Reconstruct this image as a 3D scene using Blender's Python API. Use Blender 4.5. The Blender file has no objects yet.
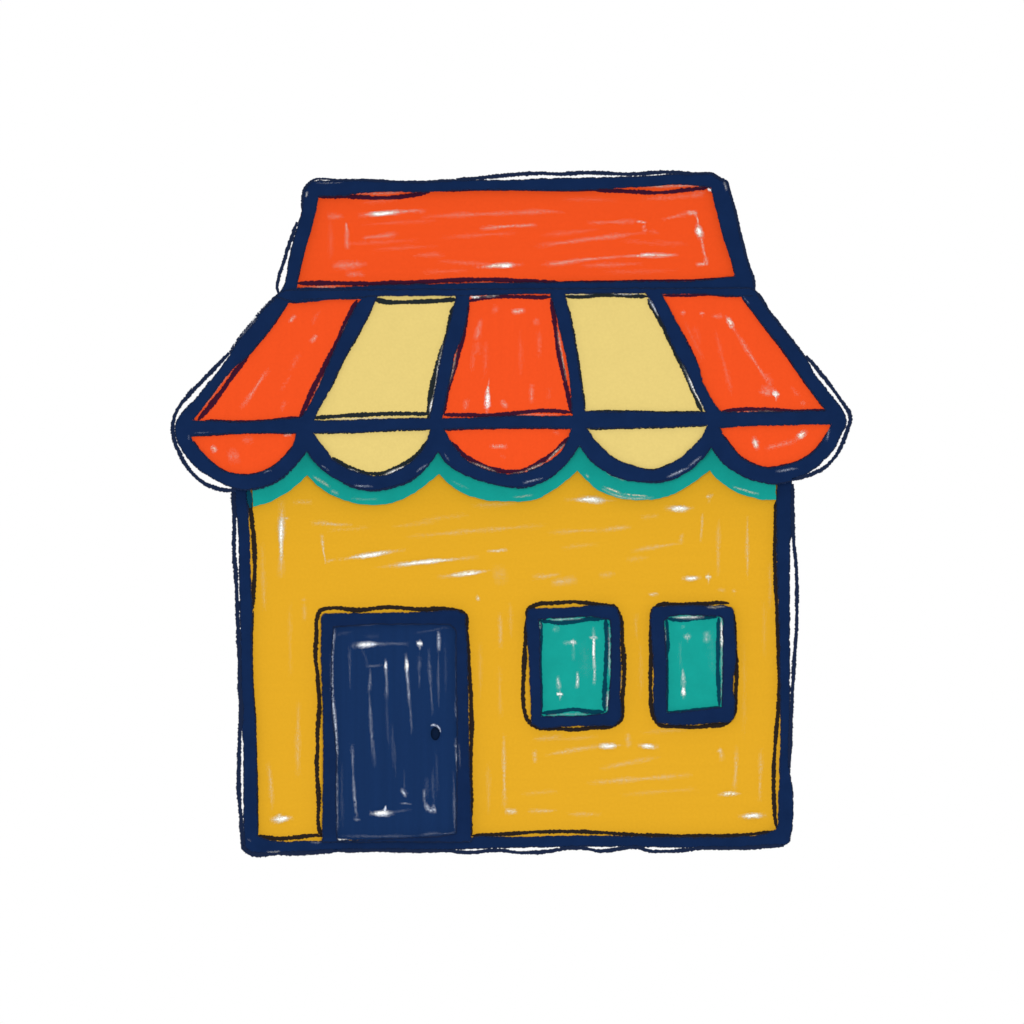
import bpy, bmesh, math, random
from mathutils import Vector, geometry
random.seed(7)
S = bpy.context.scene

# ------------------------------------------------------------ camera, light, exposure
cd = bpy.data.cameras.new('camera'); cam = bpy.data.objects.new('camera', cd)
S.collection.objects.link(cam); S.camera = cam
cd.type = 'ORTHO'; cd.ortho_scale = 10.24; cd.clip_end = 200
cam.location = (0, -20, 0); cam.rotation_euler = (math.radians(90), 0, 0)

w = bpy.data.worlds.new('World'); S.world = w; w.use_nodes = True     # even white studio surround
w.node_tree.nodes['Background'].inputs[0].default_value = (1, 1, 1, 1)
w.node_tree.nodes['Background'].inputs[1].default_value = 1.0

ld = bpy.data.lights.new('front_fill', 'AREA'); ld.shape = 'SQUARE'; ld.size = 9; ld.energy = 9300  # added frontal fill behind the camera, weakens shade under the awning
lo = bpy.data.objects.new('front_fill', ld); S.collection.objects.link(lo)
lo.location = (0, -30, -0.5); lo.rotation_euler = (math.radians(90), 0, 0)

S.view_settings.view_transform = 'Standard'; S.view_settings.look = 'None'
S.view_settings.exposure = 0; S.view_settings.gamma = 1
S.view_settings.use_curve_mapping = False
S.cycles.transparent_max_bounces = 32

# ------------------------------------------------------------ materials
GAIN = 2.00          # light falling on the front of the shop
def lin(c):
    c = c / 255
    return c / 12.92 if c <= .04045 else ((c + .055) / 1.055) ** 2.4
def col(rgb, g=None):
    return tuple(min(.92, lin(v) / (g or GAIN)) for v in rgb) + (1,)

def base_mat(name, rgb, streak=(1, 0, 0), amt=.10, fleck=.25):
    """marker fill: long faint strokes of uneven ink along one direction and a fine paper grain"""
    m = bpy.data.materials.new(name); m.use_nodes = True
    nt = m.node_tree; N = nt.nodes; L = nt.links
    b = N['Principled BSDF']; b.inputs['Roughness'].default_value = .95
    b.inputs['Specular IOR Level'].default_value = 0.0
    tc = N.new('ShaderNodeTexCoord'); mp = N.new('ShaderNodeMapping')
    if streak == 'h':
        mp.inputs['Rotation'].default_value = (0, math.radians(4), 0); mp.inputs['Scale'].default_value = (.55, 1, 16)
    elif streak == 'v': mp.inputs['Scale'].default_value = (16, 1, .6)
    else: mp.inputs['Scale'].default_value = (5, 1, 5)
    L.new(tc.outputs['Object'], mp.inputs[0])
    n1 = N.new('ShaderNodeTexNoise'); n1.inputs['Scale'].default_value = 1.0; n1.inputs['Detail'].default_value = 4
    L.new(mp.outputs[0], n1.inputs[0])
    n2 = N.new('ShaderNodeTexNoise'); n2.inputs['Scale'].default_value = 38; n2.inputs['Detail'].default_value = 3
    L.new(tc.outputs['Object'], n2.inputs[0])
    # ink unevenness
    r1 = N.new('ShaderNodeMapRange'); r1.inputs[1].default_value = .3; r1.inputs[2].default_value = .7
    r1.inputs[3].default_value = 1 - amt * .5; r1.inputs[4].default_value = 1 + amt * .5
    L.new(n1.outputs[0], r1.inputs[0])
    r2 = N.new('ShaderNodeMapRange'); r2.inputs[1].default_value = .3; r2.inputs[2].default_value = .7
    r2.inputs[3].default_value = .975; r2.inputs[4].default_value = 1.025
    L.new(n2.outputs[0], r2.inputs[0])
    mu = N.new('ShaderNodeMath'); mu.operation = 'MULTIPLY'; L.new(r1.outputs[0], mu.inputs[0]); L.new(r2.outputs[0], mu.inputs[1])
    vm = N.new('ShaderNodeVectorMath'); vm.operation = 'SCALE'; vm.inputs[0].default_value = col(rgb)[:3]
    L.new(mu.outputs[0], vm.inputs['Scale'])
    # the ink thins out here and there and paper shows faintly
    r3 = N.new('ShaderNodeMapRange'); r3.inputs[1].default_value = .62; r3.inputs[2].default_value = .80
    r3.inputs[3].default_value = 0; r3.inputs[4].default_value = fleck
    L.new(n1.outputs[0], r3.inputs[0])
    mx = N.new('ShaderNodeMix'); mx.data_type = 'RGBA'; L.new(r3.outputs[0], mx.inputs[0])
    L.new(vm.outputs[0], mx.inputs[6]); mx.inputs[7].default_value = col((255, 250, 240))
    L.new(mx.outputs[2], b.inputs['Base Color'])
    return m

def dry_mat(name, rgb, grain=48, soft=3.2, bias=1.30):
    """dry stroke: 'cov' is how much pigment lies there; paper tooth (noise) breaks its edges"""
    m = bpy.data.materials.new(name); m.use_nodes = True
    nt = m.node_tree; N = nt.nodes; L = nt.links; N.clear()
    out = N.new('ShaderNodeOutputMaterial'); d = N.new('ShaderNodeBsdfDiffuse'); t = N.new('ShaderNodeBsdfTransparent')
    mix = N.new('ShaderNodeMixShader'); a = N.new('ShaderNodeAttribute'); a.attribute_name = 'cov'
    tc = N.new('ShaderNodeTexCoord'); n = N.new('ShaderNodeTexNoise')
    n.inputs['Scale'].default_value = grain; n.inputs['Detail'].default_value = 2
    L.new(tc.outputs['Object'], n.inputs[0])
    d.inputs[0].default_value = col(rgb)
    k = N.new('ShaderNodeMath'); k.operation = 'MULTIPLY'; k.inputs[1].default_value = bias; L.new(a.outputs['Fac'], k.inputs[0])
    c = N.new('ShaderNodeMapRange'); c.clamp = False; c.inputs[1].default_value = .3; c.inputs[2].default_value = .7
    c.inputs[3].default_value = .20; c.inputs[4].default_value = .90; L.new(n.outputs[0], c.inputs[0])
    s = N.new('ShaderNodeMath'); s.operation = 'SUBTRACT'; L.new(k.outputs[0], s.inputs[0]); L.new(c.outputs[0], s.inputs[1])
    g = N.new('ShaderNodeMath'); g.operation = 'MULTIPLY'; g.inputs[1].default_value = soft; g.use_clamp = True; L.new(s.outputs[0], g.inputs[0])
    L.new(g.outputs[0], mix.inputs[0]); L.new(t.outputs[0], mix.inputs[1]); L.new(d.outputs[0], mix.inputs[2])
    L.new(mix.outputs[0], out.inputs[0])
    return m

def chalk_mat(name, rgb, grain=60, g=1.85):
    """paper showing through the ink: soft, its strength is 'cov', broken up by the tooth"""
    m = dry_mat(name, rgb, grain)
    [n for n in m.node_tree.nodes if n.type == 'BSDF_DIFFUSE'][0].inputs[0].default_value = col(rgb, g)
    nt = m.node_tree; N = nt.nodes; L = nt.links
    mix = [n for n in N if n.type == 'MIX_SHADER'][0]
    a = [n for n in N if n.type == 'ATTRIBUTE'][0]; nz = [n for n in N if n.type == 'TEX_NOISE'][0]
    r = N.new('ShaderNodeMapRange'); r.inputs[1].default_value = .3; r.inputs[2].default_value = .7
    r.inputs[3].default_value = .02; r.inputs[4].default_value = 1.8
    L.new(nz.outputs[0], r.inputs[0])
    p = N.new('ShaderNodeMath'); p.operation = 'MULTIPLY'; p.use_clamp = True
    L.new(r.outputs[0], p.inputs[0]); L.new(a.outputs['Fac'], p.inputs[1]); L.new(p.outputs[0], mix.inputs[0])
    return m

M = dict(
    yellow=base_mat('yellow_marker', (232, 174, 40), 'h', .02, .0),
    orange=base_mat('orange_marker', (247, 85, 34), 'h', .025, .0),
    orange_v=base_mat('orange_marker_upright', (246, 84, 35), 'v', .025, .0),
    cream=base_mat('cream_marker', (234, 209, 126), 'p', .02, .0),
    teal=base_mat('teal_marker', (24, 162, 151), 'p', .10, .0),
    navy=base_mat('navy_ink', (20, 41, 80), 'p', .16, .0),
    door=base_mat('blue_marker', (24, 50, 93), 'v', .10, .0),
    knob=base_mat('dark_knob', (15, 30, 56), 'p', .05, .0),
    ink=dry_mat('pencil', (28, 40, 68)), ink_y=dry_mat('pencil_on_yellow', (45, 38, 34)),
    ink_o=dry_mat('pencil_on_orange', (64, 24, 47)), ink_c=dry_mat('pencil_on_cream', (36, 43, 46)),
    ink_t=dry_mat('pencil_on_teal', (10, 66, 86)),
    chalk=chalk_mat('bare_paper', (255, 255, 252), g=1.6), chalk_y=chalk_mat('bare_paper_yellow', (255, 248, 216)),
    chalk_o=chalk_mat('bare_paper_orange', (255, 232, 214)), chalk_b=chalk_mat('bare_paper_and_glint_blue', (225, 235, 255)),
)

# ------------------------------------------------------------ geometry helpers (100 units of the tracing = 1 m)
ROOT = Vector((0.05, 0, -3.40))
def P(px, py, y): return Vector(((px - 512) / 100, y, (512 - py) / 100)) - ROOT

def spline(pts, closed=False, step=1.6, jit=.24, corner=38):
    n = len(pts); V = [Vector((p[0], p[1])) for p in pts]
    def is_c(i):
        if not closed and i in (0, n - 1): return True
        a = V[i] - V[i - 1]; b = V[(i + 1) % n] - V[i]
        if a.length < 1e-6 or b.length < 1e-6: return True
        if max(a.length, b.length) > 5 * min(a.length, b.length): return True
        return math.degrees(a.angle(b)) > corner
    c = [is_c(i) for i in range(n)]
    def tan(i):
        if not closed and (i == 0 or i == n - 1): return None
        if c[i]: return None
        a = V[i] - V[i - 1]; b = V[(i + 1) % n] - V[i]
        return (a.normalized() * b.length + b.normalized() * a.length) / (a.length + b.length)
    out = []
    for i in range(n if closed else n - 1):
        p, q = V[i], V[(i + 1) % n]; d = (q - p).length
        t0, t1 = tan(i), tan((i + 1) % n)
        m0 = (t0 if t0 is not None else (q - p) / max(d, 1e-6)) * d
        m1 = (t1 if t1 is not None else (q - p) / max(d, 1e-6)) * d
        k = max(1, int(d / step))
        for j in range(k):
            t = j / k
            h = (2*t**3 - 3*t*t + 1) * p + (t**3 - 2*t*t + t) * m0 + (-2*t**3 + 3*t*t) * q + (t**3 - t*t) * m1
            out.append(h)
    if not closed: out.append(V[-1])
    J = [Vector((random.uniform(-1, 1), random.uniform(-1, 1))) for _ in out]
    m = len(out)
    return [out[i] + (J[i] + J[(i + 1) % m] * .7 + J[i - 1] * .7) * jit for i in range(m)]

def flat(y): return lambda px, py: y
ROOF_Y = lambda px, py: -0.12 + (290 - py) / 115 * .28
AWN_TOP, AWN_FOLD = 290, 424
def AWN_Y(px, py):
    if py >= AWN_FOLD: return -0.28
    return -0.13 + (py - AWN_TOP) / (AWN_FOLD - AWN_TOP) * (-0.15)

class Mesh:
    def __init__(s): s.bm = bmesh.new(); s.cov = s.bm.verts.layers.float.new('cov'); s.mats = []
    def mi(s, m):
        if m not in s.mats: s.mats.append(m)
        return s.mats.index(m)
    def slab(s, outer, holes=(), front=flat(0), back=.04, mat='navy', back_abs=None, fold=None, smooth=True):
        """an outline with openings, given its own thickness"""
        loops = [spline(outer, True)] + [spline(h, True) for h in holes]
        tris = geometry.tessellate_polygon([[Vector((p.x, p.y, 0)) for p in l] for l in loops])
        t = bmesh.new(); vs = [t.verts.new((p.x, p.y, 0)) for l in loops for p in l]
        for a in tris:
            try: t.faces.new([vs[i] for i in a])
            except ValueError: pass
        if fold is not None:
            bmesh.ops.bisect_plane(t, geom=t.verts[:] + t.edges[:] + t.faces[:], plane_co=(0, fold, 0), plane_no=(0, 1, 0))
        t.verts.index_update(); mi = s.mi(mat)
        F, B = {}, {}
        for v in t.verts:
            y = front(v.co.x, v.co.y); yb = back_abs if back_abs is not None else y + back
            F[v] = s.bm.verts.new(P(v.co.x, v.co.y, y)); B[v] = s.bm.verts.new(P(v.co.x, v.co.y, yb))
        for f in t.faces:
            vv = list(f.verts)
            if f.normal.z == 0: f.normal_update()
            if f.normal.z > 0: vv.reverse()          # tracing y runs downwards
            # outward normal must look to -y
            a = s.bm.faces.new([F[v] for v in vv]); a.material_index = mi; a.normal_update()
            if a.normal.y > 0: a.normal_flip()
            b = s.bm.faces.new([B[v] for v in reversed(vv)]); b.material_index = mi; b.normal_update()
            if b.normal.y < 0: b.normal_flip()
        for e in t.edges:
            if len(e.link_faces) == 1:
                p, q = e.verts
                f = s.bm.faces.new([F[p], F[q], B[q], B[p]]); f.material_index = mi
                c = e.link_faces[0].calc_center_median(); f.normal_update()
                mid = (p.co + q.co) / 2; d = Vector((mid.x - c.x, 0, -(mid.y - c.y)))
                if f.normal.dot(d) < 0: f.normal_flip()
        t.free()
        if mat == 'navy':
            for l in loops: s.stroke([(p.x, p.y) for p in l[::2]], 1.5, front, 'ink', .003, .74, closed=True)
        return s
    def stroke(s, pts, wd, front, mat, off=.004, cov=1.0, edge=.25, prof='pencil', closed=False, wob=.18, core=None):
        """a dry stroke lying on the surface; wd = width, cov = pigment, or a list of (pigment, width) per point"""
        n = len(pts)
        per = [(cov[i] if isinstance(cov, (list, tuple)) else cov) for i in range(n)]
        pw = [(wd[i] if isinstance(wd, (list, tuple)) else wd) for i in range(n)]
        L = spline(pts, closed, step=1.4, jit=.12, corner=75)
        # arc parameter for interpolation of pigment and width
        src = [Vector(p[:2]) for p in pts]; cum = [0]
        for i in range(1, n + (1 if closed else 0)): cum.append(cum[-1] + (src[i % n] - src[i - 1]).length)
        ln = [0]
        for i in range(1, len(L)): ln.append(ln[-1] + (L[i] - L[i - 1]).length)
        tot = cum[-1] / max(ln[-1], 1e-6)
        def val(arr, d):
            for i in range(1, len(cum)):
                if d <= cum[i] or i == len(cum) - 1:
                    t = (d - cum[i-1]) / max(cum[i] - cum[i-1], 1e-6); t = min(1, max(0, t))
                    return arr[i-1] * (1 - t) + arr[i % n] * t
        mi = s.mi(mat); rows = []; ph = random.random() * 10
        s.ns = getattr(s, 'ns', 0) + 1; off += s.ns * .00012
        for i, p in enumerate(L):
            a = L[i - 1] if (i > 0 or closed) else p; b = L[(i + 1) % len(L)] if (i < len(L) - 1 or closed) else p
            t = (b - a); t = t.normalized() if t.length > 1e-6 else Vector((1, 0)); nn = Vector((-t.y, t.x))
            d = ln[i] * tot; W = val(pw, d) * (1 + wob * math.sin(d * .13 + ph) * math.sin(d * .041 + ph * 2)); C = val(per, d)
            if prof == 'pencil': cs = ((-.80, 0), (-.36, .86), (0, 1.0), (.36, .86), (.80, 0))
            else:                cs = ((-.85, 0), (-.30, .42), (0, 1), (.30, .42), (.85, 0))
            if prof == 'chalk' and not closed:
                e = min(d, cum[-1] - d) / max(cum[-1], 1e-6); C *= min(1, e / edge + .0)
            row = []
            if prof == 'pencil':
                W *= .93
                if not closed: W *= min(1, .35 + min(d, cum[-1] - d) / 9)
            for o, k in cs:
                q = p + nn * W * o
                v = s.bm.verts.new(P(q.x, q.y, front(q.x, q.y) - off)); v[s.cov] = C * k; row.append(v)
            rows.append(row)
        if closed: rows.append(rows[0])
        for r0, r1 in zip(rows, rows[1:]):
            for j in range(4):
                f = s.bm.faces.new((r0[j], r0[j+1], r1[j+1], r1[j])); f.material_index = mi; f.normal_update()
                if f.normal.y > 0: f.normal_flip()
        if core:                                       # a solid wire body behind the dry face of the stroke
            cm = s.mi('navy'); prev = None
            for i, p in enumerate(L):
                a = L[max(i-1, 0)]; b = L[min(i+1, len(L)-1)]; t = (b - a); t = t.normalized() if t.length > 1e-6 else Vector((1, 0))
                nn = Vector((-t.y, t.x)); W = val(pw, ln[i] * tot) * .34
                y = front(p.x, p.y)
                ring = [s.bm.verts.new(P(p.x + nn.x*W*c, p.y + nn.y*W*c, y + dd)) for c, dd in ((-1, 0), (1, 0), (1, core), (-1, core))]
                if prev:
                    for j in range(4):
                        f = s.bm.faces.new((prev[j], prev[(j+1) % 4], ring[(j+1) % 4], ring[j])); f.material_index = cm
                prev = ring
        return s
    def chalk(s, items, front, mat='chalk', off=.006):
        """items: (x0,y0,x1,y1,width,strength[,width at end]) or (x,y,r,strength) for a spot"""
        K = lambda a: a * 1.2 if a >= .9 else a * (.24 + .52 * a)
        for it in items:
            if len(it) == 4:
                x, y, r, a = it; a = K(a) / 1.2
                s.stroke([(x - r*1.2, y + .3), (x, y), (x + r*1.2, y - .2)], r * 1.05, front, mat, off, a * 1.35, .35, 'chalk', wob=.3)
                s.stroke([(x, y - r*1.6), (x + .4, y + r*2.4)], r * .6, front, mat, off + .0015, a * .5, .4, 'chalk', wob=.3)
            else:
                x0, y0, x1, y1, wd, a = it[:6]; w1 = it[6] if len(it) > 6 else wd
                q = 1.0 if wd < 2.3 else (.76 if a >= .46 or mat == 'chalk_b' else 1.1)
                if a >= .9 and abs(x1 - x0) + abs(y1 - y0) > 8:      # the stroke fades on beyond its bright core
                    ex, ey = (x1 - x0) * .35, (y1 - y0) * .35
                    s.stroke([(x0 - ex, y0 - ey), ((x0+x1)/2, (y0+y1)/2), (x1 + ex, y1 + ey)], wd * .8, front, mat, off, .32, .3, 'chalk', wob=.4)
                wd *= q; w1 *= q; a = K(a) / 1.15
                mx, my = (x0 + x1) / 2 + random.uniform(-.7, .7), (y0 + y1) / 2 + random.uniform(-.7, .7)
                s.stroke([(x0, y0), (mx, my), (x1, y1)], [wd * 1.1, (wd + w1) / 2 * 1.1, w1 * 1.1], front, mat, off, a * 1.25, .3, 'chalk', wob=.35)
                off += .0002
        return s
    def link(s, name, parent):
        me = bpy.data.meshes.new(name); s.bm.to_mesh(me); s.bm.free()
        for m in s.mats: me.materials.append(M[m])
        o = bpy.data.objects.new(name, me); S.collection.objects.link(o); o.parent = parent
        return o

# ------------------------------------------------------------ the shop
shop = bpy.data.objects.new('shop', None); S.collection.objects.link(shop); shop.location = ROOT
shop['label'] = 'small yellow shop with thick navy outlines, striped orange and cream awning, blue door'
shop['category'] = 'shop'

# ---- wall: yellow body with real depth, pencil lines and bare-paper flecks on its face
WY = 0.0; fw = flat(WY)
wall = Mesh()
wall.slab([(244, 340), (786, 340), (786.5, 600), (787, 840), (250, 843), (244, 700)], front=fw, back_abs=2.3, mat='yellow')
pc = [([(248.5,492),(250.3,508),(253,529),(254.8,558.6),(253.8,588),(251.5,612)], 4.6),
      ([(776.5,500),(774.8,548.8),(775.8,588),(778,637),(778.5,706),(775.5,740),(773.6,773),(774,800),(774.8,816),(777,829)], 4.0),
      ([(255,836),(278.6,838.6),(304,836.4),(317.7,835.4),(322.5,836.4)], 4.2),
      ([(253.5,611),(252,640),(252.5,678),(255,717),(256,750),(257.2,790),(257.6,836)], 2.2),
      ([(472,835.5),(497.7,834.5),(536.7,832),(570,831.4),(600,832.5),(640,835),(696,835.8),(740,835.2),(775,831.5)], 3.8),
      ([(322,837),(319.6,830),(318.8,798),(316.7,765),(317.7,741.7),(317.4,736),(319.3,709),(317.7,678),(315.5,656),(316.4,635),
        (317.2,618),(319.6,611.3),(333,608),(357,610.2),(386,607.2),(420,609.3),(454,609.8),(462,612),(465,614.5),(466.5,631.5),
        (468.2,656.4),(471,698),(471.6,735),(470.4,765),(471,800),(470.8,828),(471.5,836)], 4.3)]
for p, wd in pc: wall.stroke(p, wd, fw, 'ink_y')
for p in ([(526.4,619),(529,609),(536.4,604.6),(554,603),(576,601.9),(592,604),(603.7,605.6),(614.4,607),(619.4,615),(622.5,641),(624,681),(622.3,696),(619.6,721),
           (612.5,725.5),(592,727.9),(571.5,729.6),(554,728.4),(539,727.4),(529,722),(524.3,710),(523,695.4),(523.5,678),(524.8,651.5),(525.6,634),(526.4,619)],
          [(729.3,603.4),(722,602.6),(698.6,604.2),(676.6,604.6),(657.6,605.8),(653,610),(651.4,626.6),(651,656),(650.4,685),(651.6,707),(655,719.5),(660,725),
           (676.6,726),(691,727.4),(706,726),(727.9,722),(733.4,715),(735.6,695),(736.4,681),(735.6,655),(735,641),(733.7,619),(732,610)]):
    wall.stroke(p, 4.3, fw, 'ink_y')
Y = [(281.5,516,281.2,563,6.5,1.1,1.6),(278,520,290,517.5,2.2,.6),(312,523,354,525,3,.5),(321.5,533,325.8,565,3.2,.8,2),(325,562,336,559,3,.35),
 (350,558,393,551.4,4,1),(394,565.5,458,559,4,1),(486,551.4,508,549.4,2.8,.8),(448,576,482,571.6,3.4,1,5),(475,597.6,480,597.6,4,.8),
 (404,537,548,525,3,.35),(546,533,604,530,3,.3),(531,577.5,562,573.6,3,.4),(550,583.6,578,579.6,5,.45),(492,576,508,574,9,.25),
 (500,611,500.4,650,3,.4),(574,499.8,606,500.6,3,.9,5),(583,498.6,600,499.4,5,.9),(670,508.6,689,508.2,4.5,1.1),(702.5,512,700.6,543,2.6,.5),
 (747.5,514,747.6,580,3,.5),(719,518,718,578,2.6,.35),(683,533,681,545,2.6,.35),(682,543,630,551.4,2.6,.4),(685,578.4,698,577.6,4.2,1.1),
 (708.4,577,3,1),(648,594.6,659,593.6,3.4,.7),(717,590,726,590,3,.35),(734,591,2.4,.35),(600,530.6,633,526.8,3,.42),(598,575.6,616,573,3,.3),
 (709,496.5,3,.6),(706,498,714,494,2.4,.5),(298.5,700,298,779,3.4,.35),(304,603,304.4,622,3,.3),(304,600,2.6,.3),(268,761,272.5,812,3,.4),(274,820,289,818,5.4,1.1),
 (279,813,281,820,4,.8),(263,566,264.4,612,3,.25),(503.6,732,504.6,810,3.2,.55,4.4),(504,811,518,811.6,4.6,.8),(534,749,535.4,764,3.6,.45),
 (527,811,558,810,3.4,.5),(566,814.4,603,814,2.6,.3),(532,739.4,564,735.8,3.2,.3),(543,755.6,603,745.2,3,.42),(586,783,640,779,3,.28),(598,746.4,617,745.4,3.5,1.0,5.5),
 (641,745.8,655,746.8,4.6,1.1),(598,769.4,662,756.6,3,.35),(598,782.2,694,774.6,3.4,.42),(720,750.4,2.8,.7),(720.6,750,722,762,3,.35),(736.6,744,734,794,3,.42),
 (722,794.4,737,793.6,4,.95),(761,747,760,803,3,.38),(743,816.6,762,815.6,4.6,1.1),(627,732,628.4,749,3,.35),(292,502.6,313,501.8,3,.35),
 (310,523.4,330,522,2.6,.3),(326,530,372,527,3,.2),(420,520,470,515,3,.2),(390,527,440,521,3,.22),(470,506,520,503,3,.25),(262,540,262.6,590,3,.18),(290,600,290.6,680,3,.16),
 (480,640,480.4,700,3,.16),(488,760,488.6,816,3,.2),(510,600,511,640,2.6,.2),(640,518,660,515,2.6,.25),(560,548,600,544,3,.2),(625,560,650,557,3,.2),
 (620,795,700,789,3,.22),(520,795,560,791,3,.2),(770,560,770,610,2.6,.22),(764,600,764,660,3,.16),(744,640,744,740,3,.14),(640,640,640.6,700,3,.14),(636,612,637,640,3,.2),(500,665,500.6,720,3,.2),(547,740,600,736,2.6,.2),(640,733,690,730,2.6,.2)]
wall.chalk(Y, fw, 'chalk_y')
wall.chalk([(281.5,519,281.3,545,3.6,1.0,1.2),(355,557,385,552.8,2.2,.9),(402,564.6,440,560.8,2.2,.9),(580,499.4,600,500.2,3.4,1.1),(672,508.4,686,508.2,3,1),
            (275,819.6,288,818,4,1.1),(603,746,614,745.6,3.4,1),(687,578.2,696,577.6,2.6,1),(746,816.4,759,815.8,2.8,1),(643,746,652,746.6,2.8,1),(460,574.6,480,571.8,2.6,.9)], fw, 'chalk', .02)
wall.link('wall', shop)

# ---- awning's drawn shadow on the wall, built as a raised scalloped teal band
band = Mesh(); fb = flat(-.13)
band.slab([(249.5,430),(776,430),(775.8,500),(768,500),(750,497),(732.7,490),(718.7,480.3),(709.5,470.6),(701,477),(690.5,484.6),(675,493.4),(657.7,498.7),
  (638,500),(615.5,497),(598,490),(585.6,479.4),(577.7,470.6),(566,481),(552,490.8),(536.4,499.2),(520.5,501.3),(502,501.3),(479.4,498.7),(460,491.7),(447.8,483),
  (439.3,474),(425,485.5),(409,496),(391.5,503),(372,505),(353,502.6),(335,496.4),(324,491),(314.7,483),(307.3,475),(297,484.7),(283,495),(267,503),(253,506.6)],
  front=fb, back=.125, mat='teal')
band.stroke([(248.5,488),(250.4,508)], 5, fb, 'ink_t')
band.chalk([(312,476,331,488,1.8,.6),(603,486.4,622,494,1.8,.8),(622,494,648,496,1.6,.8),(732,486.6,760,494.4,1.5,.7),(585,474,590,478,2.4,.5),
            (512,497.6,534,494.4,1.8,.5),(350,498.4,380,499,2,.25),(606,472.8,625,480,1.8,.85),(330,490,340,494,2.4,.4),(450,480,470,489,2.4,.2)], fb, 'chalk_y', .005)
band.stroke([(600,487.6),(615,495),(638,498.6),(655,497.4)], 2.6, fb, 'chalk_y', .004, .35, .3, 'chalk')
band.stroke([(585,481),(598,490.6),(615.5,497.6),(638,500.4),(657,499)], 2.6, fb, 'ink_y', .002, .33, .3, 'chalk')
band.link('awning_shadow_band', shop)

# ---- navy outline of the wall, with the loose pencil loops that swing clear of it
trim = Mesh(); ft = flat(-.07)
hole_l = [(247,470),(247.3,500),(249.3,539),(251,594),(252,612),(251.5,640),(252.4,678),(255,717),(256.7,778.8),(257.5,836.4),(270,840.5),(308,841.3),(400,841),(467,839.5),(474,837.4),(505.5,837.2),(560,836.4),(600,836),(650,837),(696.7,837.5),(739.7,837),(766,834),(776,829.5),(778,824.5),(779.6,779.4),(780.8,730),
          (780.4,690),(779.6,636.7),(777.8,588),(776.8,548.8),(777,500),(777,470)]
trim.slab(hole_l[::-1] + [(232.4,470),(232.7,500),(236.6,515.6),(239,549),(239.5,588),(240.4,625),(240.6,660),(240.4,688),(242,727),(243.4,745),(243.8,788.6),(243.8,831.6),(243.8,847),(247,851.6),(260,853),
           (278.6,853),(304,853.2),(337,850.8),(386,850.6),(440,850),(464.5,849),(540,847),(600,846.4),(643,846.6),(700,847.6),(739.7,847.6),(784,845.6),(789.6,842.5),(791.5,830),(791.8,784),(789.8,771),
           (790.2,730),(789.6,690),(789.5,636),(789.8,540),(793.2,527),(792.5,500.5),(791.6,470)], [], ft, back=.068)
for p, wd in (([(232.8,488),(233.2,500),(234.2,515.6),(234,549),(236,578),(237.2,609),(238.4,634),(239.5,660),(239.7,690),(241,707),(240,730),(239.4,741),(239,765),(238.8,788.6),(240.5,814),(242.6,838),(244.2,849),(250,853),(278.6,853.4),(304,853.2),(337,850.7)], 4.6),
              ([(792.6,484),(792.8,511),(793.4,539),(796.3,568.4),(796.8,598),(796.6,622),(793.8,668),(792,700),(790.6,736.6),(789.4,768)], 4.0),
              ([(337,850.7),(386,850.5),(420,851.2),(446,851),(472.3,852.6),(493.8,850.2),(521,852.6),(544.5,851.8),(571.9,848),(583.6,848.4),(600,851),(621.5,848.6),(636.5,847.4),(649.4,851),(668.8,851.2),(703,848.2),(733,848.4),(784,845.6)], 4.0)):
    trim.stroke(p, wd, ft, 'ink', core=.05)
trim.chalk([(266,851.6,281,851.4,1.3,.5),(231,492,232,500,1,.1),(236.4,518,237,540,1.4,.3),(246.6,838,252,841,1.4,.15),(310,842,322,842,1.2,.3)], ft, 'chalk')
trim.link('wall_outline', shop)

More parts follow.
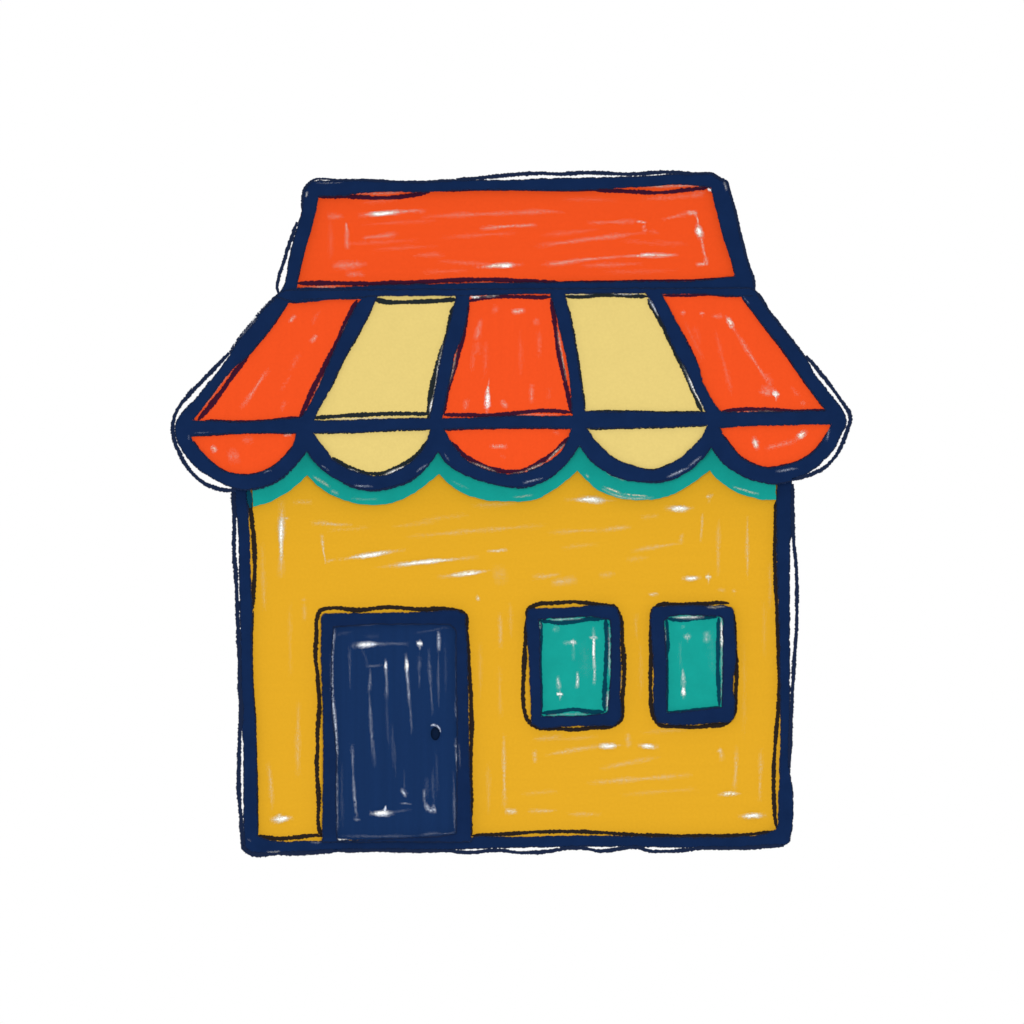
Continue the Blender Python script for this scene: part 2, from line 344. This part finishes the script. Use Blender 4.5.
# ---- door
door = Mesh(); fd = flat(-.045)
door.slab([(326,619),(463,618),(465,700),(466,840),(327,840),(326,700)], front=fd, back=.043, mat='door')
D = [(349,645,350,690,2.6,.22),(346,624.6,380,624,2.8,.42),(376,624,428,623.4,2,.18),(357,645.4,378,643.8,4.2,1.1),(376,644.6,410,644,4,.28),(419.6,643.5,3,1),
 (438,630,438.8,652,3,.8),(438.6,648,438.8,711,2.4,.24),(451,626,412,634,2.4,.16),(385.6,661,385.8,671,2.8,1.1,1.8),(385.6,664,386.4,700,3,.5),(386.4,695,389,750,3,.13),
 (406,658,407,675,3,1.1,2),(406.4,664,409.6,708,3,.62),(409.6,700,412,736,2.6,.32),(370,667,369,694,2.8,.4),(369,688,372.8,760,2.8,.42),(371.8,728,375,768,2.8,.25),
 (364,666,384,664.6,3,.22),(419.6,652,419.6,690,3,.22),(428.6,646,433,716,3,.30),(359,642,368,666,3,.12),(456,640,457,716,2.2,.22),(456,698,456.4,721,2,.3),
 (456,737,458,779,2.6,.62),(458,772,458.4,798,2,.25),(453,768,454.6,820,2.4,.2),(453,786,454.8,835,2.6,.3),(456,832,438,833.8,2.4,.3),(352,743,353,772,2.6,.45),(352.8,765,356.8,821,3,.55),
 (353,819,361,819.6,3.6,.5),(374,814,390,813,4.2,1.25,5),(384.6,812,385.6,805,3.6,1.0,1.4),(402,790,406,795,3.4,.9),(400,803.4,412,804,2.8,.42),(424,788,424.6,805,2.8,.5),
 (424.6,803,430,811,4,.7),(426,809,437,810.6,5,.75),(433,804,435.4,813,3.6,.65),(390,812.6,412,809,2.4,.2),(337,836,420,835.6,2.2,.24),(418,835.8,442,833,2.2,.24),
 (433,765,434,806,3,.15),(342,760,342.8,830,3,.12),(395,740,396,780,3,.12),(404,770,404.6,792,3,.14),(392,720,393.6,772,3,.13),(445,640,446,700,3,.1),(330,636,352,632,4,.10),(427,775,427,800,4,.1),(364,636,380,636,6,.08),(436,748,437,800,3,.1)]
door.chalk(D, fd, 'chalk_b', .004)
door.stroke([(334.6,628),(332.8,645),(332.6,698),(335.8,728),(336.6,745),(336,770),(337,800),(337,834)], 2.6, fd, 'chalk_b', .003, [.5,.5,.6,.7,.5,.45,.25,.2], .05, 'chalk')
door.chalk([(335.6,839.2,349,840.4,2.2,.9),(359,645,372,644,2.6,1),(419.6,643.5,2.4,1),(374,813.4,389,812.8,3.8,1.2),(385.6,663,385.8,668,2.6,1),(406.2,660,406.6,670,2.6,1)], fd, 'chalk', .017)
dob = door.link('door', shop)
dfr = Mesh(); fdf = flat(-.09)
dfr.slab([(321.4,617),(325,614),(350,613.6),(400,613),(430,612),(459,611.6),(465,614.6),(466.4,640),(467.2,660),(468,705),(469,756),(470.6,800),(471.4,842),(322.5,842),(323,800),(323.4,717),(322,678)],
         [[(333.5,626.5),(370,624.5),(410,624),(450,624.4),(456,630),(456.4,680),(457.4,740),(457,790),(456,834),(438,836.5),(337,841),(336,800),(335.6,745),(332.6,720),(331.6,690),(332,650)]], fdf, back=.044)
dfr.chalk([(330.4,650,330.4,700,1.4,.10),(458.5,742,459.6,770,1.6,.25)], fdf, 'chalk_b')
dfr.link('door_frame', dob)
kn = Mesh(); mi = kn.mi('knob')
bmesh.ops.create_uvsphere(kn.bm, u_segments=28, v_segments=16, radius=1)
for v in kn.bm.verts: v.co = Vector((v.co.x * .046, v.co.y * .045, v.co.z * .066)) + P(435.4, 733.6, -.06)
for f in kn.bm.faces: f.smooth = True
kn.stroke([(430.4,726.2),(433.4,724.9),(437,725.9),(439.6,728.6),(440.6,733)], [1.2,2.0,1.8,1.5,.8], flat(-.108), 'chalk_b', .002, [.5,.75,.7,.5,.25], .1, 'chalk', wob=.1)  # painted highlight: pale crescent along the knob's upper right
kn.link('door_knob', dob)

# ---- windows
def window(outer, hole, inner, flecks, gaps, label=None):
    fr = Mesh(); ff = flat(-.085)
    cx = sum(p[0] for p in hole) / len(hole); cy = sum(p[1] for p in hole) / len(hole)
    hole = [(cx + (x - cx) * 1.025, cy + (y - cy) * 1.018) for x, y in hole]
    fr.slab(outer, [hole], ff, back=.083)
    fr.chalk(gaps, ff, 'chalk_y')
    o = fr.link('window', shop)
    xs = [p[0] for p in hole]; ys = [p[1] for p in hole]; fp = flat(-.045)
    pn = Mesh(); pn.slab([(min(xs)-3, min(ys)-3), (max(xs)+3, min(ys)-3), (max(xs)+3, max(ys)+3), (min(xs)-3, max(ys)+3)], front=fp, back=.04, mat='teal')
    for p, wd in inner: pn.stroke(p, wd, fp, 'ink_t')
    pn.chalk(flecks, fp, 'chalk')
    pn.link('window_pane', o)
    if label: o['label'] = label
    return o
window([(528.3,609.8),(534.9,608.7),(568.6,607.8),(592,606),(609.6,606),(616.4,607.4),(618.6,614),(620,648.6),(620.6,672),(619.8,692.5),(619,720),(615,725),(587.6,725.5),(561,726.2),
        (538,727),(531.4,723),(530.5,692.5),(529,656),(527.6,641),(526.8,619.3)],
       [(539.5,620.6),(546.6,619.3),(568.6,617.8),(586,617),(606.6,619.3),(609.6,620.8),(610.3,648.6),(609.4,685),(607.2,711.8),(592,714.2),(542.2,715.6),(541.8,692.5),(540.6,663),(540.6,634)],
       [([(538.6,620.6),(548,621.6),(558.3,622.8),(576,621.4),(592,618.8),(604,619)], 4.2), ([(605.6,619),(606.8,637),(606,663),(604.4,692.5),(604.6,711.5)], 4.4),
        ([(604,712),(589,711.8),(576,709.4),(558.3,711.6),(541,713.4)], 4.2), ([(541.4,620),(541.4,640),(540.6,663),(541.6,690),(541.6,713)], 2.4)],
       [(593.6,635,594,662,3,1.0,2.2),(589,638,598,637.6,3,.8),(594,655,594.2,686,2.8,.75),(573.2,642,2.6,.9),(562,643.6,578,642,3,.35),(577.4,671,576.6,689,1.4,.88,3.2),(573.4,645,573.8,662,2.4,.18),
        (557.6,675,559.6,691,1.6,.6,3.4),(559.8,694,3,1),(552,630,560,627.4,3.6,.25),(609.2,625,609.6,680,1.7,.55),(548,620,584,618.2,1.7,.5),(608.4,690,607.4,711,2,.7),(546,715,590,714,1.6,.4),(539.4,622,539.6,630,1.6,.4),(584,640,586,680,8,.06)],
       [(620.4,676,621.4,690,1.4,.3)], 'wider teal window nearer the door')
window([(653.2,607.6),(676.6,605.8),(706,606),(728,607),(733,609),(733.6,619.3),(735.4,641),(735.4,662),(733.4,674),(732.6,690),(734.4,700),(733.4,718),(729,722),(711.8,722.8),(669,724),(658,721.8),
        (655.4,716),(654,690),(653.6,663),(651.6,634),(652,612)],
       [(664,622),(668,618),(673.7,616.4),(703,616),(720.5,617),(722.3,619.3),(722.2,663),(721.3,706.4),(713,707.2),(698.6,709.3),(684,711),(667.4,711.8),(667,692.5),(666.6,656),(665.6,640),(665,630)],
       [([(667,618.6),(675,619.6),(682.5,620.2),(698.6,618),(717,617.4)], 3.8), ([(718.6,617.6),(718.4,641),(717.8,670.5),(719,692.5),(719.2,706)], 4.2),
        ([(666.4,618),(667.4,632),(667.4,656)], 4), ([(667.8,656),(667.6,712)], 1.8), ([(667,711.6),(684,710.8),(699,708.8),(720,706.4)], 2)],
       [(687,636.8,2.8,.55),(683,638,692,636,3,.35),(706,630,706.6,644,3.6,.42),(682.4,668,683.2,688,1.6,.6,3.4),(683.4,686,683.8,696,2.4,1.1,5),(680,640,681,670,2.4,.1),
        (721.4,619,721.8,650,1.9,.9),(721.4,645,721.2,704,1.6,.4),(671,617.4,705,616.6,2,.75),(664.6,626,664.8,650,1.5,.5),(712,625,712.6,680,6,.05),(682,625,683,629,3,.2)],
       [(706,607.4,726,606.4,1.6,.5)], 'narrower teal window nearer the right corner of the wall')

# ---- roof: sloping front, body running back over the shop
roof = Mesh()
RP = lambda px, py: ROOF_Y(px, py) + .03
roof.slab([(309,184),(715,178),(731,210),(742,250),(750,286),(783,338),(248,338),(286,289),(297,240),(303,205)], front=lambda x, y: (ROOF_Y(x, y) + .03) if y < 292 else -.10, back_abs=2.3, mat='orange', fold=292)
for p, wd in (([(317,196.8),(345,196.2),(359.5,197.2),(379,198),(408,196),(430,192)], 4.2), ([(710,187),(707,187.6),(686,190),(660.6,192.6),(627,191.4),(594,190)], 4.0),
              ([(297,283.2),(330,283),(369,283.6),(418,282.2),(460,280),(495,279.6),(540,282),(560,282.4)], 4.4), ([(560,282.2),(600,281.6),(660,280.6),(700,280),(737,277)], 2.4),
              ([(716.6,206),(724.4,238),(732,261.6),(736,277)], 2.2), ([(440,191),(500,189.6),(560,190.6),(600,190)], 2.2), ([(311,228),(304,252),(297,283)], 1.8)):
    roof.stroke(p, wd, RP, 'ink_o')
R = [(346,222,347.6,234,2.4,.7),(347,230,348,250,5,.5),(326,216,344,216.4,4,.35),(330,218,331,262,3.4,.14),(331,266,368,264,5,.42),(345,274.4,365,274,4,.4),(368,214.6,400,211.8,4.6,1.1),(394,212,427,211,3.4,.5),
 (420,217,545,212,3,.36),(478,229,532,225.2,3.4,.62),(362,238,399,234,3.4,.42),(364,237.6,366,240,3,.3),(484,266.8,514,264.8,3.4,.9,5.6),(412,256,446,255,3,.22),(436,261,520,266,3,.25),
 (520,211.8,565,212.2,3,.34),(518,226.6,538,225,3,.42),(586,223,640,221,3,.34),(636,222,647,222.6,3.6,.8),(645,224,643,229,2.4,.4),(645,230,2.6,.4),(533,246.4,648,232,3,.4),(648,231,660,233,3,.2),
 (540,265,632,255.4,3.2,.5),(622,256.4,680,254.8,3.6,.85),(545,264.6,575,261.8,3.4,.35),(661,220,692,212,3,.34),(686,213,698,213,3.6,.8),(695.6,212,699,232,3.2,.7),(697,226,701,237,5,1.1),(700.6,234,706.6,263,3,.6),
 (695,265,709,263.8,4.4,.65),(705,257,707,265,4,.6),(580,266,645,263.6,3,.28),(620,240,680,246,3,.14),(640,199,700,195,3.4,.22),(690,194.6,706,192.6,3.6,.3),(560,199,620,201,3,.14),(360,203,400,200,3,.14),
 (340,245,420,240,3,.16),(440,238,520,233,3,.2),(360,225,440,220,3,.16),(540,235,600,229,3,.2),(600,272,680,270,3,.14),(420,272,470,270,3,.16),(372,250,440,246,3,.16),(650,240,690,244,3,.14),(640,187.2,704,185.8,2,.65),
 (356,193.8,408,191.8,2,.5),(300,287,345,286.8,1.8,.6),(466,284,500,283.4,1.8,.5)]
roof.chalk(R, RP, 'chalk_o', .005)
roof.chalk([(371,214.2,394,212.4,2.8,1.1),(500,265.8,512,265,3.4,1),(698,228,700,234,3.6,1.1),(707,189,713,190.4,3.6,1.1),(640,254.6,656,254.2,2,.8)], RP, 'chalk', .02)
rob = roof.link('roof', shop)
rt = Mesh(); fr_ = lambda x, y: ROOF_Y(x, y) - .03
rt.slab([(313,181),(340,180.4),(369,180),(389,181),(418,181.5),(449,180.4),(472,180),(500,180.4),(540,179),(578.6,178),(627,177),(666.5,174.8),(695.8,172.8),(713,173.6),(720,178),(725.6,181),(730.4,193),(736.8,216.6),(742.5,242),
         (748.4,263.5),(753.4,277),(755,288),(752,296),(720,293),(660,292.6),(560,293),(460,295),(380,295.6),(330,299.5),(290,301),(276,296.5),(283,288),(288.5,262),(294.4,238),(298,225),(302.2,211),(302.4,199),(304.2,190),(308.6,183.6)],
        [[(318.6,196),(340,195.6),(355.6,193.4),(398.6,191.4),(414,192),(437.7,191),(457,190),(500,189.6),(540,190),(569,190.2),(598,189),(637,186.8),(696,185.2),(711,187.4),(716,206.9),(724,238),(731.8,261.6),(735.7,276.8),
          (706,280.4),(637,281.8),(569,282.6),(520,283),(467,283.8),(418,284.6),(369,286),(340,288),(296.4,288),(297.6,280),(304.5,251.8),(312.3,224.5)]], fr_, back=.05)
for p, wd in (([(456,179.6),(470,178.8),(486.5,177.2),(515.8,174.6),(540,173.4),(559,174),(582.5,172.8),(637,174),(660.6,172.2),(696,173.6)], 4.2),
              ([(297,222),(293,234),(289,245),(283.2,263.5),(278.4,279),(277,288),(279,295)], 3.8)):
    rt.stroke(p, wd, fr_, 'ink', core=.045)
for p, wd in (([(302,212),(302.2,199),(304,189.6),(311,181.4),(340,180.2),(369,180),(389,181.2),(418,181.8),(457,180)], 2.6),
              ([(696,174),(713,174),(720,178.6),(725.6,181.2),(730.2,193),(736.6,216.6),(742.4,242),(748.4,263.5),(753.2,277),(755,290)], 2.8)):
    rt.stroke(p, wd, fr_, 'ink')
rt.chalk([(307,191,306,197.6,1.3,.6),(315,183,345,182.6,1.2,.2),(723.6,181,727,191,1.7,.55)], fr_, 'chalk')
rt.link('roof_outline', rob)

# ---- awning
A = Mesh(); fa = lambda x, y: AWN_Y(x, y) - .03
holesS = [
 [(288.4,302.4),(300.6,300.4),(318,299),(340,299),(361,299),(355,309),(340,339),(329,363),(318,389),(308,408),(300.4,418),(272.5,420.4),(247.9,422),(212.7,421.4),(192.6,420.6),(197,415),(212.7,394),(235.6,366),(247.9,355.6),(258.4,343.3),(272.5,325.7)],
 [(377.5,295.8),(400,295.6),(456.4,295.3),(453.4,309),(448.4,329),(443,350),(436,385.5),(431,411.8),(429.4,418.2),(400,418.8),(365,419.6),(340,420.6),(313.6,420.6),(316,415),(328.7,391),(344,359),(359.9,331),(371.3,309.9)],
 [(469.6,295.4),(510,294),(550,293.2),(553,303),(558,322),(564,347),(569.8,378.4),(571.6,399.5),(573,416),(545,416.6),(510,416),(470,418.2),(442,418.6),(446,396),(451,372),(456,350),(461.4,338),(466.4,317)],
 [(564.5,293.8),(600,293.2),(646.6,292.8),(650,299),(660,317),(669,337),(677.6,355),(686.6,370),(696,391),(706,412.4),(680,412.8),(659,412.6),(636.6,411.7),(615.5,412.2),(585.4,411.7),(584.4,408),(581,385.5),(576.8,355.6),(570.6,320.4)],
 [(661.4,293.4),(680,293.6),(706,294),(724,295.6),(741,296),(753.8,312.5),(767.9,331),(782,348.5),(796,369.6),(810,389),(826.6,410.8),(800,411.6),(760,412.2),(720,412.2),(711.6,399.5),(702.9,383.7),(697.6,364.4),(690.5,350),(684,337),(673.5,317)]]
holesV = [
 [(190.5,436),(247.9,432.8),(296.6,432.6),(292.9,446),(283,458.3),(269,468.8),(255,474),(239,475),(225,471.5),(211,461.8),(200.4,451),(193.6,442.5)],
 [(312.6,432.8),(330,432.4),(352.9,432.3),(391.5,430),(430.4,429.2),(428,439),(421,452),(411,462),(397,471),(384.5,475.4),(374,476),(361,473.6),(346,468),(330,456.6),(327,451),(318.4,440.7)],
 [(443,429.3),(479.4,428.2),(510,427.6),(536.4,427.6),(571.6,428.4),(568,440),(558,455),(545,464),(527,472),(510,474.3),(497,473),(480,467.5),(465.4,459.6),(453,445)],
 [(586.4,428.4),(636.6,427.5),(690,425.8),(707.6,425),(703,435.4),(694,446.4),(682,456.4),(671.7,463.5),(655.9,469.7),(648.9,470.2),(636.6,467),(619,461),(605,451),(594.4,439.4)],
 [(719.4,427.5),(750.3,425.8),(789,424.6),(831.6,424),(828.5,431),(822.4,441),(813.6,452),(799.5,461),(782,466.4),(767.9,468.2),(753.8,464.6),(739.8,456.5),(731,446.4),(722.4,434.5)]]
outA = [(277,295),(285,290),(750,288),(757,292),(771.4,313.4),(785.5,331),(806.6,359),(812,370),(831,395),(845.4,416),(846.6,421),(841.7,433.7),(834.7,447.7),(824,460),(811.8,470.6),(802,476),(791.6,480.6),(775.8,484),(753.8,480.3),
  (732.7,470.6),(718.7,458.3),(711.6,447.7),(702.9,458.3),(690.5,469.6),(675,478.4),(654,482),(633,481),(615.5,476.7),(601.4,468.8),(587.3,456.5),(579.8,445),(573.3,454.8),(562.7,467),(548.7,478.6),(532.8,485.6),(520.5,487.3),(503,486),(479.4,480.3),
  (460,472.3),(446,462.7),(438,452),(428.4,465.3),(417.9,475.9),(405.6,483),(391.5,487.3),(375.7,490),(361.6,489),(347.6,484.6),(328.7,474),(314.7,461.8),(307.3,451),(297,463.5),(286.6,474),(272.5,483.4),(258.4,488),(247.9,489.4),(238,489),
  (226,485),(214.5,479.5),(200.5,470.5),(186.5,456.5),(177.4,441),(175,431),(176,423.6),(196,398),(212,379),(227.5,358.6),(237,341.5),(251,324),(265.5,306.5)]
A.slab(outA, holesS + holesV, fa, back=.05, fold=AWN_FOLD)
for p, wd in (([(229,353),(219.8,362.8),(205.7,377.4),(190,393.6),(179.6,406.4),(174.4,417),(172.8,427),(174,439),(179.3,453),(188,468),(200.4,480.6),(214.5,487.6),(224,490),(236,490.6)], 4.4),
              ([(806,356),(815,366.4),(829.4,384.4),(843.5,404),(849.6,413.6),(850.6,418.6),(847.9,428.4),(843.5,440.7),(836.4,455),(826.6,466),(811.8,474),(792.5,480)], 4.2)):
    A.stroke(p, wd, fa, 'ink', core=.045)
for p, wd, c in (([(278,295),(265.5,306.4),(251.4,323.6),(237.3,341),(229,353)], 4, .75), ([(755,290),(771,313.4),(785.5,331.4),(806.6,359)], 2.6, .8),
                 ([(246,490),(258.4,488.6),(272.5,484),(286.6,474.6),(297,464)], 2.4, .7), ([(343,483),(361.6,489.4),(376,490.4),(391.5,487.6),(405.6,483.4),(418,476.2)], 2.6, .8),
                 ([(500,486),(520.5,487.6),(532.8,486)], 2.2, .7), ([(640,481.4),(654,482.4),(675,479)], 2.4, .8)):
    A.stroke(p, wd, fa, 'ink', cov=c)
A.chalk([(353,485.4,374,486.6,1.5,.5),(416,472.6,428,463.6,1.5,.45),(522,483.4,544,478,1.5,.55),(666,478,690,467,1.7,.6),(688,467.6,702,456,1.5,.45),(775,472,799,468.4,1.5,.5),(829.6,428,826,442,1.5,.4),
         (320.6,464.6,329.6,471,1.5,.4),(444,452,450,461,1.5,.25),(263,473,272,470,1.4,.35),(188.4,434,189.6,440,1.5,.3),(193,432.8,212,432,1.0,.2),(257,318,250,326,1.0,.3),(252,324,240,338,1.2,.28),
         (743,296,750,304,1.4,.3),(573,317,582,370,1.0,.1),(648,298.4,658,316,1.7,.8)], fa, 'chalk_b')
aob = A.link('awning', shop)

fs = AWN_Y
def grow(poly, d=2.4):
    cx = sum(p[0] for p in poly) / len(poly); cy = sum(p[1] for p in poly) / len(poly)
    out = []
    for x, y in poly:
        v = Vector((x - cx, y - cy)); v = v + v.normalized() * d; out.append((cx + v.x, cy + v.y))
    return out
def piece(name, hole, mat, ink, strokes, flecks, cm, white=(), label=None):
    m = Mesh(); m.slab(grow(hole), front=fs, back=.03, mat=mat, fold=None)
    for p, wd, *c in strokes: m.stroke(p, wd, fs, ink, cov=(c[0] if c else 1))
    m.chalk(flecks, fs, cm, .005)
    m.chalk(white, fs, 'chalk', .012)
    o = m.link(name, aob)
    if label: o['label'] = label
piece('awning_stripe', holesS[0], 'orange_v', 'ink_o',
  [([(357,300),(350,314),(342,332),(335,346),(323.5,368.4),(313,389),(304,409),(299.6,418)], 5), ([(249,354),(237.3,369.6),(223.3,389),(208,409),(198,420)], 5),
   ([(288,302),(296,302),(306,300.6)], 3), ([(205,420.6),(248,421.4),(272,420),(299,417)], 2.6), ([(288,303),(272.6,325.7),(258.4,343.4),(248,356)], 2.2)],
  [(296,315,289,323,4,.6),(317,334,310,343,4,.6),(269,368,240,410,3,.42),(292,374,280,392,3,.15),(286,400,281,412,3,.2),(300,352,290,372,3,.15),(233,367,199,413,2.2,.5),(329,364,309,408,1.8,.4),(356,308,342,334,1.6,.35),(320,310,312,326,3,.14)], 'chalk_o', label='leftmost orange stripe')
piece('awning_stripe', holesS[1], 'cream', 'ink_c',
  [([(373,299),(386,301.8),(409,302),(435.5,301),(457,299.4)], 4.6), ([(454,306),(446.9,336),(439,361),(432.4,385.5),(428.6,411),(428,418)], 5.2), ([(313,418),(340,416),(365,414.8),(400,413.6),(429,414)], 4.2),
   ([(372,309),(360,331.4),(344.4,359),(329,391.6)], 2.4, .8)],
  [(441,354,433.4,404,2.2,.9),(433,398,430,412,2.2,.9),(330,419,395,417.6,1.8,.6)], 'chalk', label='cream stripe on the left')
piece('awning_stripe', holesS[2], 'orange_v', 'ink_o',
  [([(468,301),(478,299),(488,297.2),(510,296.6),(531,297.2),(551,297.2)], 4), ([(468,300),(466,320),(461.5,343),(457.5,357),(451.5,378),(446.5,396),(443.4,414)], 4.4),
   ([(551.3,299),(554.8,324),(558.3,350),(564.5,378.4),(568.9,399.5),(572,414)], 4.6), ([(444,414.7),(461.8,414.9),(488,415.2),(510,414),(531,411.4),(554,410.8),(571.5,412.6)], 4.2)],
  [(488.6,383,487.4,400,1.4,.9,3.4),(481.6,318,476.6,341,3.6,.45),(501,400,508,408,5,.55),(467,398,465,412,3.4,.3),(511,312,526,310,4,.75),(535.5,318,537,326,3.6,.35),(532,383,532,404,3.2,.42),(539,330,539.6,360,3,.2),
   (486,338,485,380,3,.14),(520,330,521,380,3,.12),(492,308,498,312,5,.25),(549,387,550,402,3,.14),(474,350,472,372,3,.2),(457,347,448.6,386,1.8,.5),(557,325,567,382,2,.6),(514,415.6,562,414.8,1.8,.4),(478,340,476,356,5,.15)], 'chalk_o',
  [(470.6,297,479.6,296.4,2.8,1.1),(488,392,487.2,409,2.6,1.1,5),(481,296,500,294.8,1.8,.5)], label='middle orange stripe')
piece('awning_stripe', holesS[3], 'cream', 'ink_c',
  [([(565,296.2),(580,297.2),(601.4,294.6),(624,295.8),(648,296.4)], 4.2), ([(568,306),(572.4,328),(577.6,356),(581.6,385.5),(585,409)], 2.8, .85),
   ([(648,299),(657.7,316.6),(668,337),(678.6,359),(685.8,373),(692.3,390),(702,412)], 4.6), ([(586,411.4),(636,411.4),(659,412.2),(704,412)], 2.4, .9)],
  [(651,302,659,317,2,.7),(687,374,704,409,2,.9),(566,294.4,594,293.8,1.6,.6),(610,293.8,644,293.6,1.6,.6)], 'chalk', label='cream stripe on the right')
piece('awning_stripe', holesS[4], 'orange_v', 'ink_o',
  [([(663,295.4),(690,295.6),(706,294.2),(724,295.8),(742,296)], 2.8), ([(676,322),(684.4,337.6),(691,350),(697.6,364)], 2.6, .8), ([(722,411),(750,409.2),(771.4,410),(803,411),(827,410.6)], 4),
   ([(741,296),(753.6,312.4),(767.6,331),(781.6,348.6),(796,369.6),(810,389),(826,410)], 2.6)],
  [(702,313.4,2.4,.45),(711,316,724,316,3.4,.35),(727,318,733,328,3.8,.95),(732,326,775,392,2.6,.42),(775.8,394,3.4,1),(760,387,774,393,5,.35),(758,392,772,393.6,3,.4),(803,403,2.6,.35),(683,312.6,2.6,.38),(684,320,704,362,3,.14),
   (716,330,722,360,3,.14),(720,350,732,396,3,.2),(765,372,772,386,3,.2),(790,385,800,398,3,.15),(728,412.4,785,412,1.8,.4),(694,325,700,345,5,.1)], 'chalk_o', [(774,391,777.6,396.4,4,1.1)], label='rightmost orange stripe')
piece('valance_flap', holesV[0], 'orange_v', 'ink_o', [([(293,446),(283,458.6),(269,469),(255,474.2),(239,475),(225,471.5),(211,462),(200,451),(193.6,441)], 2.6), ([(191,435),(212,434.6),(248,432.4),(297,433)], 3)],
  [(211,446,216,453,5,.85),(227,458,240,455,7,.3),(241,440,254,439,4,.22),(283,436,292,434.4,3.4,.6)], 'chalk_o', label='leftmost orange flap')
piece('valance_flap', holesV[1], 'cream', 'ink_c', [([(427.4,440),(419.6,452),(408,461.4),(395,468.4),(384.5,472.8),(374,473.6),(361.6,472),(345.8,466),(332,457.4)], 4), ([(314,433),(352.9,432.4),(391,430.4),(430,429.4)], 2.6, .8)],
  [(346,468.4,360,473.6,2,.8),(385,475,416,461.4,2,.9)], 'chalk', label='cream flap on the left')
piece('valance_flap', holesV[2], 'orange_v', 'ink_o', [([(568.4,437),(556.4,450.4),(541,461.6),(526,469.4),(510,471.6),(497,470),(480,464.2),(464,455),(452,442)], 4), ([(443,429.8),(510,428),(571,428.6)], 2.4, .8)],
  [(489,446,508,446,4,.6),(466,461.4,498,472.6,1.8,.65),(510,474,526,471.6,1.8,.6),(524,472,546,462,1.8,.7),(546,462,566,443,2,.7),(552,432,560,433,3,.2),(500,455,506,458,4,.15)], 'chalk_o', label='middle orange flap')
piece('valance_flap', holesV[3], 'cream', 'ink_c', [([(588,429),(636.6,428),(690,426.4),(707,425.6)], 2.4, .8), ([(640,468),(649,470),(656,469.6),(672,463.4)], 2.6), ([(594,439.4),(605,451.4),(619,461.2),(637,467)], 2, .7)], [], 'chalk', label='cream flap on the right')
piece('valance_flap', holesV[4], 'orange_v', 'ink_o', [([(722.4,434),(731,446),(739.8,456.4),(753.8,464.6),(768,468),(782,466),(799.5,461),(813.6,452),(822.6,441),(828.5,431)], 2.8)],
  [(754,439,757.4,448,5,.95),(751,443,760,441,3,.5),(798,438,805,431.6,5,.95),(764,449,798,440,3,.35),(768,448,776,447,3,.2)], 'chalk_o', [(755,441,756.6,445,3,.8),(799.6,436.4,802,434.4,3,.9)], label='rightmost orange flap')
